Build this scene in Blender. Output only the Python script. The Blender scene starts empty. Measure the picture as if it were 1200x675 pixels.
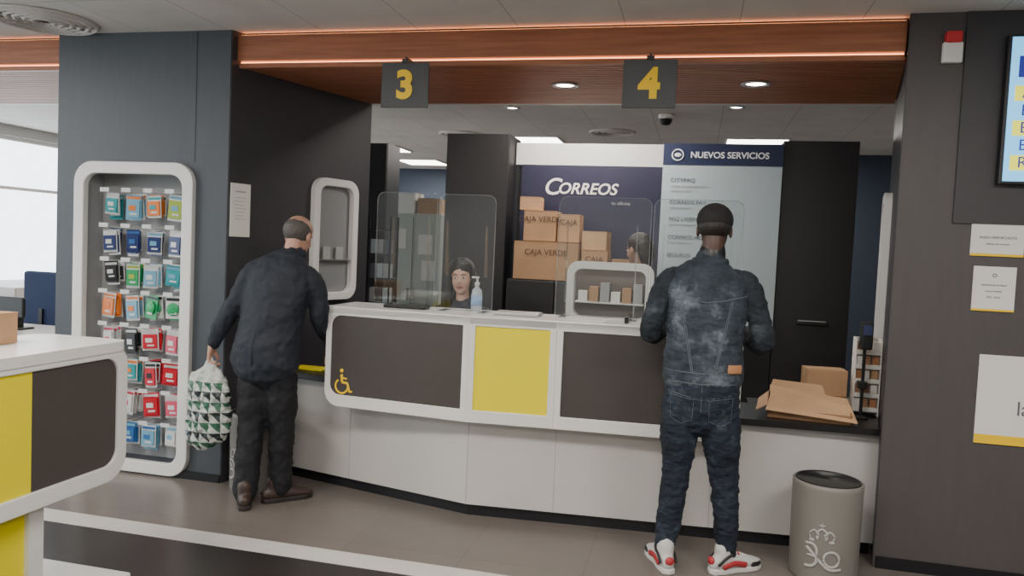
import bpy, bmesh, math, random
from mathutils import Matrix, Vector
from mathutils.bvhtree import BVHTree
random.seed(4)
V=Vector
COL=bpy.context.scene.collection

# ---------------------------------------------------------------- materials
def mat(name,col,rough=.5,metal=0,bump=0,bscale=40,var=0,vscale=8,stretch=(1,1,1),emit=0,ecol=None,trans=0,spec=None,alpha=1):
    m=bpy.data.materials.new(name);m.use_nodes=True
    nt=m.node_tree;b=nt.nodes['Principled BSDF']
    b.inputs['Base Color'].default_value=(*col,1);b.inputs['Roughness'].default_value=rough;b.inputs['Metallic'].default_value=metal
    if spec is not None:b.inputs['Specular IOR Level'].default_value=spec
    if trans:b.inputs['Transmission Weight'].default_value=trans
    if emit:
        b.inputs['Emission Color'].default_value=(*(ecol or col),1);b.inputs['Emission Strength'].default_value=emit
    if bump or var:
        tc=nt.nodes.new('ShaderNodeTexCoord');mp=nt.nodes.new('ShaderNodeMapping');mp.inputs['Scale'].default_value=stretch
        nt.links.new(tc.outputs['Object'],mp.inputs['Vector'])
        if var:
            n=nt.nodes.new('ShaderNodeTexNoise');n.inputs['Scale'].default_value=vscale;n.inputs['Detail'].default_value=6
            nt.links.new(mp.outputs[0],n.inputs['Vector'])
            r=nt.nodes.new('ShaderNodeValToRGB');r.color_ramp.elements[0].position=.3;r.color_ramp.elements[1].position=.7
            r.color_ramp.elements[0].color=(*[c*(1-var) for c in col],1);r.color_ramp.elements[1].color=(*[min(1,c*(1+var)) for c in col],1)
            nt.links.new(n.outputs['Fac'],r.inputs[0]);nt.links.new(r.outputs[0],b.inputs['Base Color'])
        if bump:
            n2=nt.nodes.new('ShaderNodeTexNoise');n2.inputs['Scale'].default_value=bscale;n2.inputs['Detail'].default_value=4
            nt.links.new(mp.outputs[0],n2.inputs['Vector'])
            bp=nt.nodes.new('ShaderNodeBump');bp.inputs['Strength'].default_value=bump;bp.inputs['Distance'].default_value=.01
            nt.links.new(n2.outputs['Fac'],bp.inputs['Height']);nt.links.new(bp.outputs[0],b.inputs['Normal'])
    return m
def glassmat(name,tint=(.95,.97,.97),base=.05,amp=.55):
    m=bpy.data.materials.new(name);m.use_nodes=True;nt=m.node_tree
    for n in list(nt.nodes):nt.nodes.remove(n)
    o=nt.nodes.new('ShaderNodeOutputMaterial');mx=nt.nodes.new('ShaderNodeMixShader');t=nt.nodes.new('ShaderNodeBsdfTransparent');g=nt.nodes.new('ShaderNodeBsdfGlossy');f=nt.nodes.new('ShaderNodeLayerWeight')
    p=nt.nodes.new('ShaderNodeMath');p.operation='POWER';p.inputs[1].default_value=4;q=nt.nodes.new('ShaderNodeMath');q.operation='MULTIPLY_ADD';q.inputs[1].default_value=amp;q.inputs[2].default_value=base
    f.inputs[0].default_value=.5
    t.inputs[0].default_value=(*tint,1);g.inputs['Roughness'].default_value=.02
    nt.links.new(f.outputs['Facing'],p.inputs[0]);nt.links.new(p.outputs[0],q.inputs[0]);nt.links.new(q.outputs[0],mx.inputs[0]);nt.links.new(t.outputs[0],mx.inputs[1]);nt.links.new(g.outputs[0],mx.inputs[2]);nt.links.new(mx.outputs[0],o.inputs[0])
    return m
M={}
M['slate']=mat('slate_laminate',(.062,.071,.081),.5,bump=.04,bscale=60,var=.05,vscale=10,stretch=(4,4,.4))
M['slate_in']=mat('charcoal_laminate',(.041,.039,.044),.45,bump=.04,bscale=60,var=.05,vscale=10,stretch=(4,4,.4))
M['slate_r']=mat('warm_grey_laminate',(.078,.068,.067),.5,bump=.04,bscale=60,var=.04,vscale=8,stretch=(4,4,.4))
M['black_lam']=mat('black_laminate',(.021,.019,.020),.45,var=.05,vscale=10,stretch=(4,4,.4))
M['panel']=mat('counter_brown_grey',(.062,.052,.048),.45,var=.04,vscale=20,stretch=(.5,.5,4))
M['white']=mat('white_lacquer',(.76,.74,.71),.3,var=.01)
M['base']=mat('base_white_laminate',(.54,.515,.485),.4,var=.03,vscale=3)
M['yellow']=mat('yellow_laminate',(.84,.70,.0),.45)
M['ylwsign']=mat('sign_yellow',(.95,.60,.0),.5)
M['ceil']=mat('ceiling_tile',(.66,.63,.60),.85)
M['wall']=mat('office_wall',(.56,.55,.54),.8)
M['navywall']=mat('far_wall_blue',(.032,.044,.068),.7)
M['navy']=mat('sign_navy',(.016,.015,.040),.45)
M['navy2']=mat('header_navy',(.012,.020,.065),.5)
M['poster']=mat('poster_pale_blue',(.42,.49,.52),.55)
M['chrome']=mat('chrome',(.7,.7,.7),.2,1)
M['alu']=mat('aluminium',(.5,.5,.5),.4,1)
M['black']=mat('black_plastic',(.012,.012,.013),.4)
M['desk']=mat('black_desk_top',(.015,.014,.014),.3)
M['kick']=mat('kick_black',(.01,.01,.012),.35)
M['kraft']=mat('kraft_cardboard',(.46,.27,.145),.8,var=.08,vscale=5,bump=.1)
M['kraft2']=mat('kraft_paper',(.52,.32,.175),.7,var=.08,vscale=7,bump=.15,bscale=12)
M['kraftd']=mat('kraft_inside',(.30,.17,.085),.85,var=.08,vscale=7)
M['paper']=mat('paper_white',(.78,.76,.71),.7)
M['ink']=mat('ink_grey',(.12,.12,.14),.7)
M['inkl']=mat('ink_light',(.36,.36,.36),.7)
M['inkw']=mat('text_white',(.85,.86,.88),.6)
M['glass']=glassmat('acrylic_glass')
M['glasse']=glassmat('acrylic_edge',(.86,.9,.9),.25,.5)
M['binb']=mat('bin_grey',(.20,.185,.165),.45)
M['led']=mat('led_warm',(1,.45,.2),.5,emit=5.0,ecol=(1,.38,.16))
M['lamp']=mat('lamp_emitter',(1,1,1),.5,emit=9,ecol=(1,.97,.93))
M['spot']=mat('spot_emitter',(1,1,1),.5,emit=14,ecol=(1,.9,.8))
M['locker']=mat('locker_grey_green',(.46,.50,.45),.45)
M['bluefab']=mat('chair_blue_fabric',(.016,.030,.085),.8)
M['red']=mat('red_plastic',(.6,.02,.03),.4)
M['patch']=mat('leather_patch',(.42,.20,.09),.7)
M['stitch']=mat('jacket_stitch',(.10,.12,.14),.8)
def wood():
    m=bpy.data.materials.new('cherry_wood');m.use_nodes=True;nt=m.node_tree;b=nt.nodes['Principled BSDF'];b.inputs['Roughness'].default_value=.45
    tc=nt.nodes.new('ShaderNodeTexCoord');mp=nt.nodes.new('ShaderNodeMapping');mp.inputs['Scale'].default_value=(1.2,20,26)
    n=nt.nodes.new('ShaderNodeTexNoise');n.inputs['Scale'].default_value=2.2;n.inputs['Detail'].default_value=8
    r=nt.nodes.new('ShaderNodeValToRGB');r.color_ramp.elements[0].position=.25;r.color_ramp.elements[0].color=(.29,.100,.045,1);r.color_ramp.elements[1].position=.8;r.color_ramp.elements[1].color=(.48,.185,.085,1)
    nt.links.new(tc.outputs['Object'],mp.inputs[0]);nt.links.new(mp.outputs[0],n.inputs['Vector']);nt.links.new(n.outputs['Fac'],r.inputs[0]);nt.links.new(r.outputs[0],b.inputs['Base Color'])
    return m
M['wood']=wood()
def tiles(name,col,joint,sz,rough,var=.06):
    m=bpy.data.materials.new(name);m.use_nodes=True;nt=m.node_tree;b=nt.nodes['Principled BSDF'];b.inputs['Roughness'].default_value=rough
    tc=nt.nodes.new('ShaderNodeTexCoord');br=nt.nodes.new('ShaderNodeTexBrick');br.offset=0
    br.inputs['Scale'].default_value=1;br.inputs['Brick Width'].default_value=sz[0];br.inputs['Row Height'].default_value=sz[1];br.inputs['Mortar Size'].default_value=.0025
    br.inputs['Color1'].default_value=(*[c*(1-var) for c in col],1);br.inputs['Color2'].default_value=(*[c*(1+var) for c in col],1);br.inputs['Mortar'].default_value=(*joint,1)
    mp=nt.nodes.new('ShaderNodeMapping');mp.inputs['Location'].default_value=(.44,.0,0)
    nt.links.new(tc.outputs['Object'],mp.inputs[0]);nt.links.new(mp.outputs[0],br.inputs['Vector'])
    n=nt.nodes.new('ShaderNodeTexNoise');n.inputs['Scale'].default_value=3;n.inputs['Detail'].default_value=8
    nt.links.new(tc.outputs['Object'],n.inputs['Vector'])
    mx=nt.nodes.new('ShaderNodeMix');mx.data_type='RGBA';mx.blend_type='MULTIPLY';mx.inputs[0].default_value=.25
    nt.links.new(br.outputs['Color'],mx.inputs[6]);nt.links.new(n.outputs['Fac'],mx.inputs[7]);nt.links.new(mx.outputs[2],b.inputs['Base Color'])
    return m
M['floor']=tiles('floor_grey_tile',(.190,.162,.143),(.145,.12,.105),(.6,.6),.28,.03)
M['floorw']=mat('floor_white_strip',(.58,.55,.51),.4,var=.04)
M['floorb']=tiles('floor_black_tile',(.035,.030,.028),(.02,.02,.02),(.3,.3),.32)
M['ceilt']=tiles('ceiling_tiles',(.70,.665,.62),(.36,.34,.31),(.6,1.2),.85,.01)

# ---------------------------------------------------------------- mesh helpers
def obj(name,bm,m=None,smooth=False,mats=None):
    me=bpy.data.meshes.new(name);bmesh.ops.recalc_face_normals(bm,faces=bm.faces[:]);bm.to_mesh(me);bm.free()
    o=bpy.data.objects.new(name,me);COL.objects.link(o)
    for k in (mats or ([m] if m else [])):me.materials.append(M[k] if isinstance(k,str) else k)
    if smooth:
        for p in me.polygons:p.use_smooth=True
    return o
def addbox(bm,a,b,mi=0,T=None):
    vs=[bm.verts.new(V((x,y,z))) for x in(a[0],b[0]) for y in(a[1],b[1]) for z in(a[2],b[2])]
    fs=[(0,1,3,2),(4,6,7,5),(0,4,5,1),(2,3,7,6),(0,2,6,4),(1,5,7,3)]
    for f in fs:
        q=bm.faces.new([vs[i] for i in f]);q.material_index=mi
    if T is not None:
        for v in vs:v.co=T@v.co
    return vs
def box(name,a,b,m,bev=0,T=None):
    bm=bmesh.new();addbox(bm,a,b,0,T);o=obj(name,bm,m)
    if bev:
        md=o.modifiers.new('b','BEVEL');md.width=bev;md.segments=3
    return o
def prism(name,pts,z0,z1,m,bev=0):
    bm=bmesh.new();lo=[bm.verts.new((x,y,z0)) for x,y in pts];hi=[bm.verts.new((x,y,z1)) for x,y in pts];n=len(pts)
    bm.faces.new(lo[::-1]);bm.faces.new(hi)
    for i in range(n):bm.faces.new((lo[i],lo[(i+1)%n],hi[(i+1)%n],hi[i]))
    o=obj(name,bm,m)
    if bev:
        md=o.modifiers.new('b','BEVEL');md.width=bev;md.segments=3
    return o
def rr(x0,z0,x1,z1,R,n=8):
    out=[]
    for (cx,cz,a0,r) in ((x0,z0,180,R[0]),(x1,z0,270,R[1]),(x1,z1,0,R[2]),(x0,z1,90,R[3])):
        sx=1 if cx==x0 else -1;sz=1 if cz==z0 else -1
        r=max(r,.0005)
        for i in range(n+1):
            a=math.radians(a0+90*i/n);out.append((cx+sx*r+r*math.cos(a),cz+sz*r+r*math.sin(a)))
    return out
def ring(name,outer,inner,y0,y1,T,m,bev=0):
    bm=bmesh.new();n=len(outer)
    L=[[bm.verts.new(T@V((x,y,z))) for x,z in lp] for lp,y in((outer,y0),(inner,y0),(outer,y1),(inner,y1))]
    for i in range(n):
        j=(i+1)%n
        bm.faces.new((L[0][i],L[0][j],L[1][j],L[1][i]));bm.faces.new((L[2][i],L[3][i],L[3][j],L[2][j]))
        bm.faces.new((L[0][i],L[2][i],L[2][j],L[0][j]));bm.faces.new((L[1][i],L[1][j],L[3][j],L[3][i]))
    return obj(name,bm,m)
def plate(name,loop,y0,y1,T,m):
    bm=bmesh.new();a=[bm.verts.new(T@V((x,y0,z))) for x,z in loop];b=[bm.verts.new(T@V((x,y1,z))) for x,z in loop];n=len(loop)
    bm.faces.new(a);bm.faces.new(b[::-1])
    for i in range(n):bm.faces.new((a[i],b[i],b[(i+1)%n],a[(i+1)%n]))
    return obj(name,bm,m)
def seg(p0,p1):
    d=V((p1[0]-p0[0],p1[1]-p0[1],0));L=d.length;d.normalize();n=V((-d.y,d.x,0))
    T=Matrix((d,n,V((0,0,1)))).transposed().to_4x4();T.translation=V((p0[0],p0[1],0));return T,L
def group(name,parts,loc=None):
    e=bpy.data.objects.new(name,None);COL.objects.link(e);e.empty_display_size=.1
    for p in parts:
        if p is not None:p.parent=e
    return e
def text(name,s,loc,size,m,T=None,ext=.002,align='CENTER',bold=0,shear=0):
    c=bpy.data.curves.new(name,'FONT');c.body=s;c.size=size;c.extrude=ext;c.align_x=align;c.align_y='CENTER';c.offset=bold;c.shear=shear
    o=bpy.data.objects.new(name,c);COL.objects.link(o);c.materials.append(M[m] if isinstance(m,str) else m)
    R=Matrix.Rotation(math.pi/2,4,'X');L=Matrix.Translation(V(loc))
    o.matrix_world=(T if T is not None else Matrix.Identity(4))@L@R
    dg=bpy.context.evaluated_depsgraph_get();dg.update()
    me=bpy.data.meshes.new_from_object(o.evaluated_get(dg));mw=o.matrix_world.copy()
    bpy.data.objects.remove(o);n=bpy.data.objects.new(name,me);COL.objects.link(n);me.transform(mw)
    return n
def cyl(bm,c,r,z0,z1,n=32,r2=None,mi=0):
    r2=r if r2 is None else r2
    a=[bm.verts.new((c[0]+r*math.cos(2*math.pi*i/n),c[1]+r*math.sin(2*math.pi*i/n),z0)) for i in range(n)]
    b=[bm.verts.new((c[0]+r2*math.cos(2*math.pi*i/n),c[1]+r2*math.sin(2*math.pi*i/n),z1)) for i in range(n)]
    F=[bm.faces.new(a[::-1]),bm.faces.new(b)]
    for i in range(n):F.append(bm.faces.new((a[i],a[(i+1)%n],b[(i+1)%n],b[i])))
    for f in F:f.material_index=mi
def lathe(name,c,prof,m,n=40):
    bm=bmesh.new();R=[[bm.verts.new((c[0]+r*math.cos(2*math.pi*i/n),c[1]+r*math.sin(2*math.pi*i/n),c[2]+z)) for i in range(n)] for r,z in prof]
    for k in range(len(R)-1):
        for i in range(n):bm.faces.new((R[k][i],R[k][(i+1)%n],R[k+1][(i+1)%n],R[k+1][i]))
    if prof[0][0]>0:bm.faces.new(R[0][::-1])
    if prof[-1][0]>0:bm.faces.new(R[-1])
    return obj(name,bm,m,True)
def cr(pts,rad,n=4):
    P=[V(p) for p in pts];out=[];ro=[]
    R=[(r,r) if not isinstance(r,tuple) else r for r in rad]
    for i in range(len(P)-1):
        p0=P[max(i-1,0)];p1=P[i];p2=P[i+1];p3=P[min(i+2,len(P)-1)]
        for k in range(n):
            t=k/n
            out.append(.5*((2*p1)+(p2-p0)*t+(2*p0-5*p1+4*p2-p3)*t*t+(-p0+3*p1-3*p2+p3)*t**3))
            s=t*t*(3-2*t);ro.append((R[i][0]*(1-s)+R[i+1][0]*s,R[i][1]*(1-s)+R[i+1][1]*s))
    out.append(P[-1]);ro.append(R[-1]);return out,ro
def tube(bm,pts,rad,ref=(1,0,0),nseg=14,caps=(1,1),sub=4,mi=0,T=None):
    if sub>1:P,R=cr(pts,rad,sub)
    else:P=[V(p) for p in pts];R=[(r,r) if not isinstance(r,tuple) else r for r in rad]
    if T is not None:P=[T@p for p in P];ref=T.to_3x3()@V(ref)
    ref=V(ref).normalized();rings=[]
    tans=[(P[min(i+1,len(P)-1)]-P[max(i-1,0)]).normalized() for i in range(len(P))]
    data=[]
    if caps[0]:
        r=min(R[0]);data+=[(P[0]-tans[0]*r*.9,(R[0][0]*.45,R[0][1]*.45),tans[0]),(P[0]-tans[0]*r*.5,(R[0][0]*.85,R[0][1]*.85),tans[0])]
    data+=list(zip(P,R,tans))
    if caps[1]:
        r=min(R[-1]);data+=[(P[-1]+tans[-1]*r*.5,(R[-1][0]*.85,R[-1][1]*.85),tans[-1]),(P[-1]+tans[-1]*r*.9,(R[-1][0]*.45,R[-1][1]*.45),tans[-1])]
    for p,r,t in data:
        u=(ref-t*ref.dot(t))
        if u.length<1e-3:u=V((0,1,0))-t*t.y
        u.normalize();w=t.cross(u)
        rings.append([bm.verts.new(p+u*r[0]*math.cos(2*math.pi*k/nseg)+w*r[1]*math.sin(2*math.pi*k/nseg)) for k in range(nseg)])
    fs=[bm.faces.new(rings[0][::-1]),bm.faces.new(rings[-1])]
    for a,b in zip(rings,rings[1:]):
        for k in range(nseg):fs.append(bm.faces.new((a[k],a[(k+1)%nseg],b[(k+1)%nseg],b[k])))
    for f in fs:f.material_index=mi;f.smooth=True
def ell(bm,c,r,T=None,mi=0,seg_=20):
    T=T or Matrix.Identity(4)
    g=bmesh.ops.create_uvsphere(bm,u_segments=seg_,v_segments=seg_//2+2,radius=1,matrix=T@Matrix.Translation(V(c))@Matrix.Diagonal((*r,1)))
    for v in g['verts']:
        for f in v.link_faces:f.material_index=mi;f.smooth=True
def baked(name,bm,m,voxel=.012,smooth=6,disp=0,dsize=.1,disp2=0,dsize2=.03):
    o=obj(name,bm,m,True)
    r=o.modifiers.new('r','REMESH');r.mode='VOXEL';r.voxel_size=voxel;r.use_smooth_shade=True
    s=o.modifiers.new('s','SMOOTH');s.iterations=smooth;s.factor=.5
    for k,(d,sz) in enumerate(((disp,dsize),(disp2,dsize2))):
        if d:
            t=bpy.data.textures.new(name+'t%d'%k,'CLOUDS');t.noise_scale=sz;t.noise_depth=2
            dm=o.modifiers.new('d%d'%k,'DISPLACE');dm.texture=t;dm.strength=d;dm.mid_level=.5
    dg=bpy.context.evaluated_depsgraph_get();dg.update()
    me=bpy.data.meshes.new_from_object(o.evaluated_get(dg));o.modifiers.clear();o.data=me
    for p in me.polygons:p.use_smooth=True
    return o
def bvh(o):
    bm=bmesh.new();bm.from_mesh(o.data);t=BVHTree.FromBMesh(bm);bm.free();return t
def surf(tree,pts,d,off=.002,sub=6):
    d=V(d).normalized();out=[]
    for a,b in zip(pts,pts[1:]):
        for k in range(sub):
            p=V(a).lerp(V(b),k/sub);h=tree.ray_cast(p-d*.6,d)
            if h[0]:out.append(h[0]-d*off)
    h=tree.ray_cast(V(pts[-1])-d*.6,d)
    if h[0]:out.append(h[0]-d*off)
    return out
I4=Matrix.Identity(4)
F=4.195;CZ=2.79

# ---------------------------------------------------------------- shell
bm=bmesh.new()
for y0,y1,mi in((3.47,12.2,0),(3.32,3.47,1),(-3.6,3.32,2)):
    addbox(bm,(-8.5,y0,-.1),(3.4,y1,0),mi)
obj('floor',bm,mats=['floor','floorw','floorb'])
box('ceiling',(-8.5,-3.6,CZ),(3.4,12.2,CZ+.1),'ceilt')
box('wall_back',(-8.5,12,0),(3.4,12.2,CZ),'navywall')
box('wall_right',(3.2,-3.4,0),(3.4,12,CZ),'wall')
box('wall_front',(-8.5,-3.6,0),(3.4,-3.4,CZ),'wall')
bm=bmesh.new()
addbox(bm,(-8.5,-3.4,0),(-8.3,12,.35));addbox(bm,(-8.5,-3.4,2.66),(-8.3,12,CZ))
WY=(-3.4,.0,3.4,6.2,9.0,11.8)
for y in WY:addbox(bm,(-8.5,y,.35),(-8.3,y+.12,2.66))
obj('wall_left',bm,'wall')
bm=bmesh.new()
for y,y1 in zip(WY,WY[1:]):
    y=y+.12
    for a,b in(((-8.42,y,.35),(-8.36,y+.05,2.66)),((-8.42,y1-.05,.35),(-8.36,y1,2.66)),((-8.42,y,.35),(-8.36,y1,.40)),((-8.42,y,2.61),(-8.36,y1,2.66)),((-8.42,y,2.0),(-8.36,y1,2.04)),((-8.42,(y+y1)/2,.35),(-8.36,(y+y1)/2+.04,2.66))):addbox(bm,a,b)
obj('window_1',bm,'white')
box('wall_office',(-1.4,9.5,0),(3.2,9.6,CZ),'navywall')
# left column with niche
fp=[(-4.06,4.38),(-2.753,4.38),(-2.43,5.42),(-4.06,5.42)]
NX0,NX1,NZ0,NZ1=-3.86,-3.065,.06,1.935
parts=[prism('column_core',fp,0,CZ,'slate'),
 box('stile_left',(-4.06,F,0),(NX0,4.38,CZ),'slate'),
 prism('stile_right',[(NX1,F),(-2.81,F),(-2.753,4.38),(NX1,4.38)],0,CZ,'slate'),
 box('panel_top',(NX0,F,NZ1),(NX1,4.38,CZ),'slate'),box('panel_bottom',(NX0,F,0),(NX1,4.38,NZ0),'slate')]
TL,LL=seg((-2.81,F),(-2.43,5.42))
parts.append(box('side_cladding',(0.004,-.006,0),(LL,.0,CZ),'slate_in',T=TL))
parts.append(box('skirting',(-4.06,F-.012,0),(-2.81,F,.05),'kick'))
parts.append(box('panel_seam',(-3.045,F-.0015,1.99),(-3.041,F+.001,CZ),'black'))
group('wall_column_left',parts)
T0,_=seg((0,F),(1,F))
fr=[(.97,F),(3.2,F),(3.2,5.41),(1.2,5.41)]
parts=[prism('column_body',fr,0,CZ,'slate_r'),box('skirting',(.98,F-.012,0),(3.2,F,.06),'kick'),
 box('screen_recess_panel',(1.22,F-.012,1.765),(3.2,F,CZ),mat('recess_dark',(.045,.042,.045),.5))]
TR,LR=seg((.97,F),(1.2,5.41))
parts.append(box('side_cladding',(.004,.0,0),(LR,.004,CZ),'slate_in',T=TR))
group('wall_column_right',parts)
def niche(name,x0,z0,x1,z1,R,bor,T,dep=-.035,back=None):
    o=[ring('frame',rr(x0,z0,x1,z1,[R]*4),rr(x0+bor,z0+bor,x1-bor,z1-bor,[max(R-bor*.6,.02)]*4),dep,.01,T,'white')]
    md=o[0].modifiers.new('b','BEVEL');md.width=.006;md.segments=2
    return o
niche_par=niche('n',-3.90,.01,-3.03,1.98,.13,.075,T0)
nb_=mat('niche_back',(.36,.365,.37),.6)
niche_par.append(box('back_panel',(NX0+.001,4.365,NZ0+.001),(NX1-.001,4.379,NZ1-.001),nb_))
niche_par.append(box('liner_left',(NX0+.001,F+.012,NZ0+.001),(NX0+.006,4.364,NZ1-.001),nb_))
niche_par.append(box('liner_right',(NX1-.006,F+.012,NZ0+.001),(NX1-.001,4.364,NZ1-.001),nb_))
# merchandise
pal={'teal':(.02,.30,.33),'orange':(.75,.20,.03),'navy':(.012,.028,.13),'green':(.02,.34,.11),'red':(.52,.015,.03),'pink':(.62,.08,.14),'blk':(.018,.018,.02),'white':(.62,.63,.62),'blue':(.03,.14,.38),'lime':(.34,.45,.06),'sky':(.16,.38,.52)}
pk=list(pal);pm=[mat('pack_'+k,pal[k],.35) for k in pk]
rows=[(1.80,['teal','sky','orange','lime'],['white','orange','teal','sky']),
 (1.575,['navy','navy','navy','navy'],['white','blue','sky','white']),
 (1.36,['blk','green','sky','teal'],['white','lime','white','sky']),
 (1.155,['orange','sky','green','green'],['orange','orange','blk','blk']),
 (.945,['white','blk','red','pink'],['pink','white','white','white']),
 (.735,['lime','teal','red','red'],['white','orange','blk','white']),
 (.53,['orange','white','red','pink'],['white','red','white','white']),
 (.325,['teal','blue','sky','white'],['white','sky','blue','sky'])]
bm=bmesh.new();wi=pk.index('white')
for z,c1,c2 in rows:
    for i in range(4):
        x=-3.68+.158*i+random.uniform(-.006,.006);w=random.uniform(.042,.055)
        a=pk.index(c1[i]);b2=pk.index(c2[i])
        for j in range(3):
            y=4.30-.025*j-random.random()*.008;dz=random.uniform(-.008,.008);t=Matrix.Translation((x+random.uniform(-.010,.010),y,z-.02+dz))@Matrix.Rotation(random.uniform(-.1,.1),4,'Y')@Matrix.Rotation(random.uniform(-.25,.25),4,'Z')
            hh=random.uniform(.13,.165)
            sil=(i+j+int(z*10))%3
            addbox(bm,(-w,-.002,-hh),(w,.002,0),wi if sil else a,t)
            if c1[i]=='green' and 1.1<z<1.2:ell(bm,(0,-.012,-.08),(.042,.008,.042),t,a,14)
            else:addbox(bm,(-w*.85,-.014,-hh*.90),(w*.85,-.002,-.035),a,t)
            addbox(bm,(-w*.5,-.017,-hh*.62),(w*.35,-.014,-hh*.42),b2,t)
            addbox(bm,(-w*.3,-.0175,-hh*.80),(w*.55,-.014,-hh*.72),wi,t)
            addbox(bm,(-w*.9,-.004,-.026),(w*.9,-.0021,-.010),b2,t)
        addbox(bm,(x-.003,4.19,z-.012),(x+.003,4.362,z-.006),wi)
        addbox(bm,(x-.033,4.178,z-.010),(x+.033,4.182,z+.016),wi)
obj('hanging_merchandise',bm,mats=pm)

def header(x0,x1,x0b,x1b,tag):
    P=[]
    P.append(box('fascia_board',(x0,4.235,2.615),(x1,4.275,2.768),'wood'))
    P.append(box('fascia_core',(x0,4.275,2.60),(x1,4.30,CZ),'black'))
    P.append(box('led_top',(x0,4.260,2.769),(x1,4.274,2.776),'led'))
    P.append(box('fascia_lower',(x0,4.25,2.575),(x1,4.285,2.603),'wood'))
    P.append(box('led_bottom',(x0,4.262,2.6035),(x1,4.2745,2.612),'led'))
    bm=bmesh.new();n=24
    for i in range(n):
        y=4.29+i*(5.41-4.29)/n;f=(y-F)/1.22
        addbox(bm,(x0+(x0b-x0)*f,y,2.578),(x1+(x1b-x1)*f,y+.032,2.60))
    P.append(obj('slats',bm,'wood'))
    P.append(box('soffit_backing',(min(x0,x0b),4.30,2.62),(max(x1,x1b),5.41,CZ),'black'))
    P.append(prism('soffit_end_board',[(x0b,5.40),(x1b,5.40),(x1b,5.42),(x0b,5.42)],2.575,CZ,'white'))
    return P
group('ceiling_wood_header',header(-2.80,.965,-2.43,1.19,'a'))
group('ceiling_wood_header.001',header(-8.29,-4.07,-8.29,-4.07,'b'))
def downlight(x,y,z,r=.075,name='recessed_downlight'):
    a=lathe('trim_ring',(x,y,z),[(r*1.15,.0),(r*1.15,-.006),(r*.85,-.008),(r*.78,-.001)],'alu')
    b=lathe('lamp',(x,y,z),[(r*.76,-.001),(.001,-.003)],'spot')
    group(name,[a,b])
    l=bpy.data.lights.new('spot','SPOT');l.energy=20;l.spot_size=2.2;l.spot_blend=.8;l.color=(1,.88,.76);l.shadow_soft_size=.06
    lo=bpy.data.objects.new('downlight_lamp',l);COL.objects.link(lo);lo.location=(x,y,z-.02)
for x,y in((-.85,4.79),(.29,4.78)):downlight(x,y,2.577)
for x,y in((-1.65,6.68),(.26,6.64)):downlight(x,y,CZ,.06)
def panel_light(x,y,sx,sy,e,name='ceiling_panel_light',col=(1,.945,.88)):
    a=box('trim',(x-sx/2-.02,y-sy/2-.02,CZ-.012),(x+sx/2+.02,y+sy/2+.02,CZ-.0005),'white')
    b=box('diffuser',(x-sx/2,y-sy/2,CZ-.016),(x+sx/2,y+sy/2,CZ-.0125),'lamp')
    group(name,[a,b])
    l=bpy.data.lights.new('panel','AREA');l.shape='RECTANGLE';l.size=sx;l.size_y=sy;l.energy=e;l.color=col
    lo=bpy.data.objects.new('panel_area_lamp',l);COL.objects.link(lo);lo.location=(x,y,CZ-.03)
for x,y in((-1.85,8.65),(.56,8.65),(-4.06,11.0),(-4.1,9.5)):panel_light(x,y,.6,.6,42)
panel_light(-.9,5.62,.9,.3,28)  # extra panel out of view, added to brighten the seated clerk
for x,y in((-5.5,6.5),(-5.5,9)):panel_light(x,y,.6,.6,30)
for x,y in((-2.9,1.6),(-.5,1.4),(1.6,1.6),(-2.9,-1.2),(0.2,-1.2),(-5.5,2.5)):panel_light(x,y,1.2,.6,48)
P=[lathe('ring_%d'%i,(-3.89,3.90,CZ),[(r,-.001),(r,-.006-.004*(i%2)),(r-.02,-.018),(r-.026,-.004)],'ceil') for i,r in enumerate((.30,.255,.21,.165,.12,.075))]
P.append(lathe('dark_core',(-3.89,3.90,CZ),[(.28,-.0012),(.001,-.0012)],'black'))
bm=bmesh.new()
for k in range(16):
    a=k*math.pi/8;addbox(bm,(.05,-.006,-.012),(.29,.006,-.004),0,Matrix.Translation((-3.89,3.90,CZ))@Matrix.Rotation(a,4,'Z'))
P.append(obj('vanes',bm,'ceil'));group('ceiling_air_diffuser',P)
for x,y in((-.9,8.0),(-2.6,8.2)):
    P=[lathe('ring_%d'%i,(x,y,CZ),[(r,-.001),(r,-.008),(r-.02,-.018),(r-.026,-.004)],'ceil') for i,r in enumerate((.24,.18,.12,.06))]
    P.append(lathe('dark_core',(x,y,CZ),[(.22,-.0012),(.001,-.0012)],'black'));group('ceiling_air_diffuser',P)
a=lathe('base',(-.32,7.0,CZ),[(.07,-.001),(.07,-.03),(.055,-.04)],'white');b=lathe('dome',(-.32,7.0,CZ-.04),[(.055,0),(.052,-.025),(.035,-.048),(.001,-.056)],'black')
group('dome_security_camera',[a,b])

def sign(x0,x1,s):
    P=[box('plate',(x0,4.09,2.305),(x1,4.10,2.555),mat('sign_dark',(.058,.060,.062),.5),.003)]
    P.append(text('numeral',s,((x0+x1)/2,4.088,2.425),.21,'ylwsign',bold=.009))
    bm=bmesh.new();xc=(x0+x1)/2
    addbox(bm,(xc-.02,4.085,2.55),(xc+.02,4.105,2.575));addbox(bm,(xc-.003,4.093,2.57),(xc+.003,4.099,2.585));addbox(bm,(xc-.006,4.09,2.582),(xc+.006,4.252,2.587))
    P.append(obj('bracket',bm,'black'));group('hanging_number_sign',P)
sign(-1.777,-1.497,'3');sign(-.421,-.144,'4')

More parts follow.
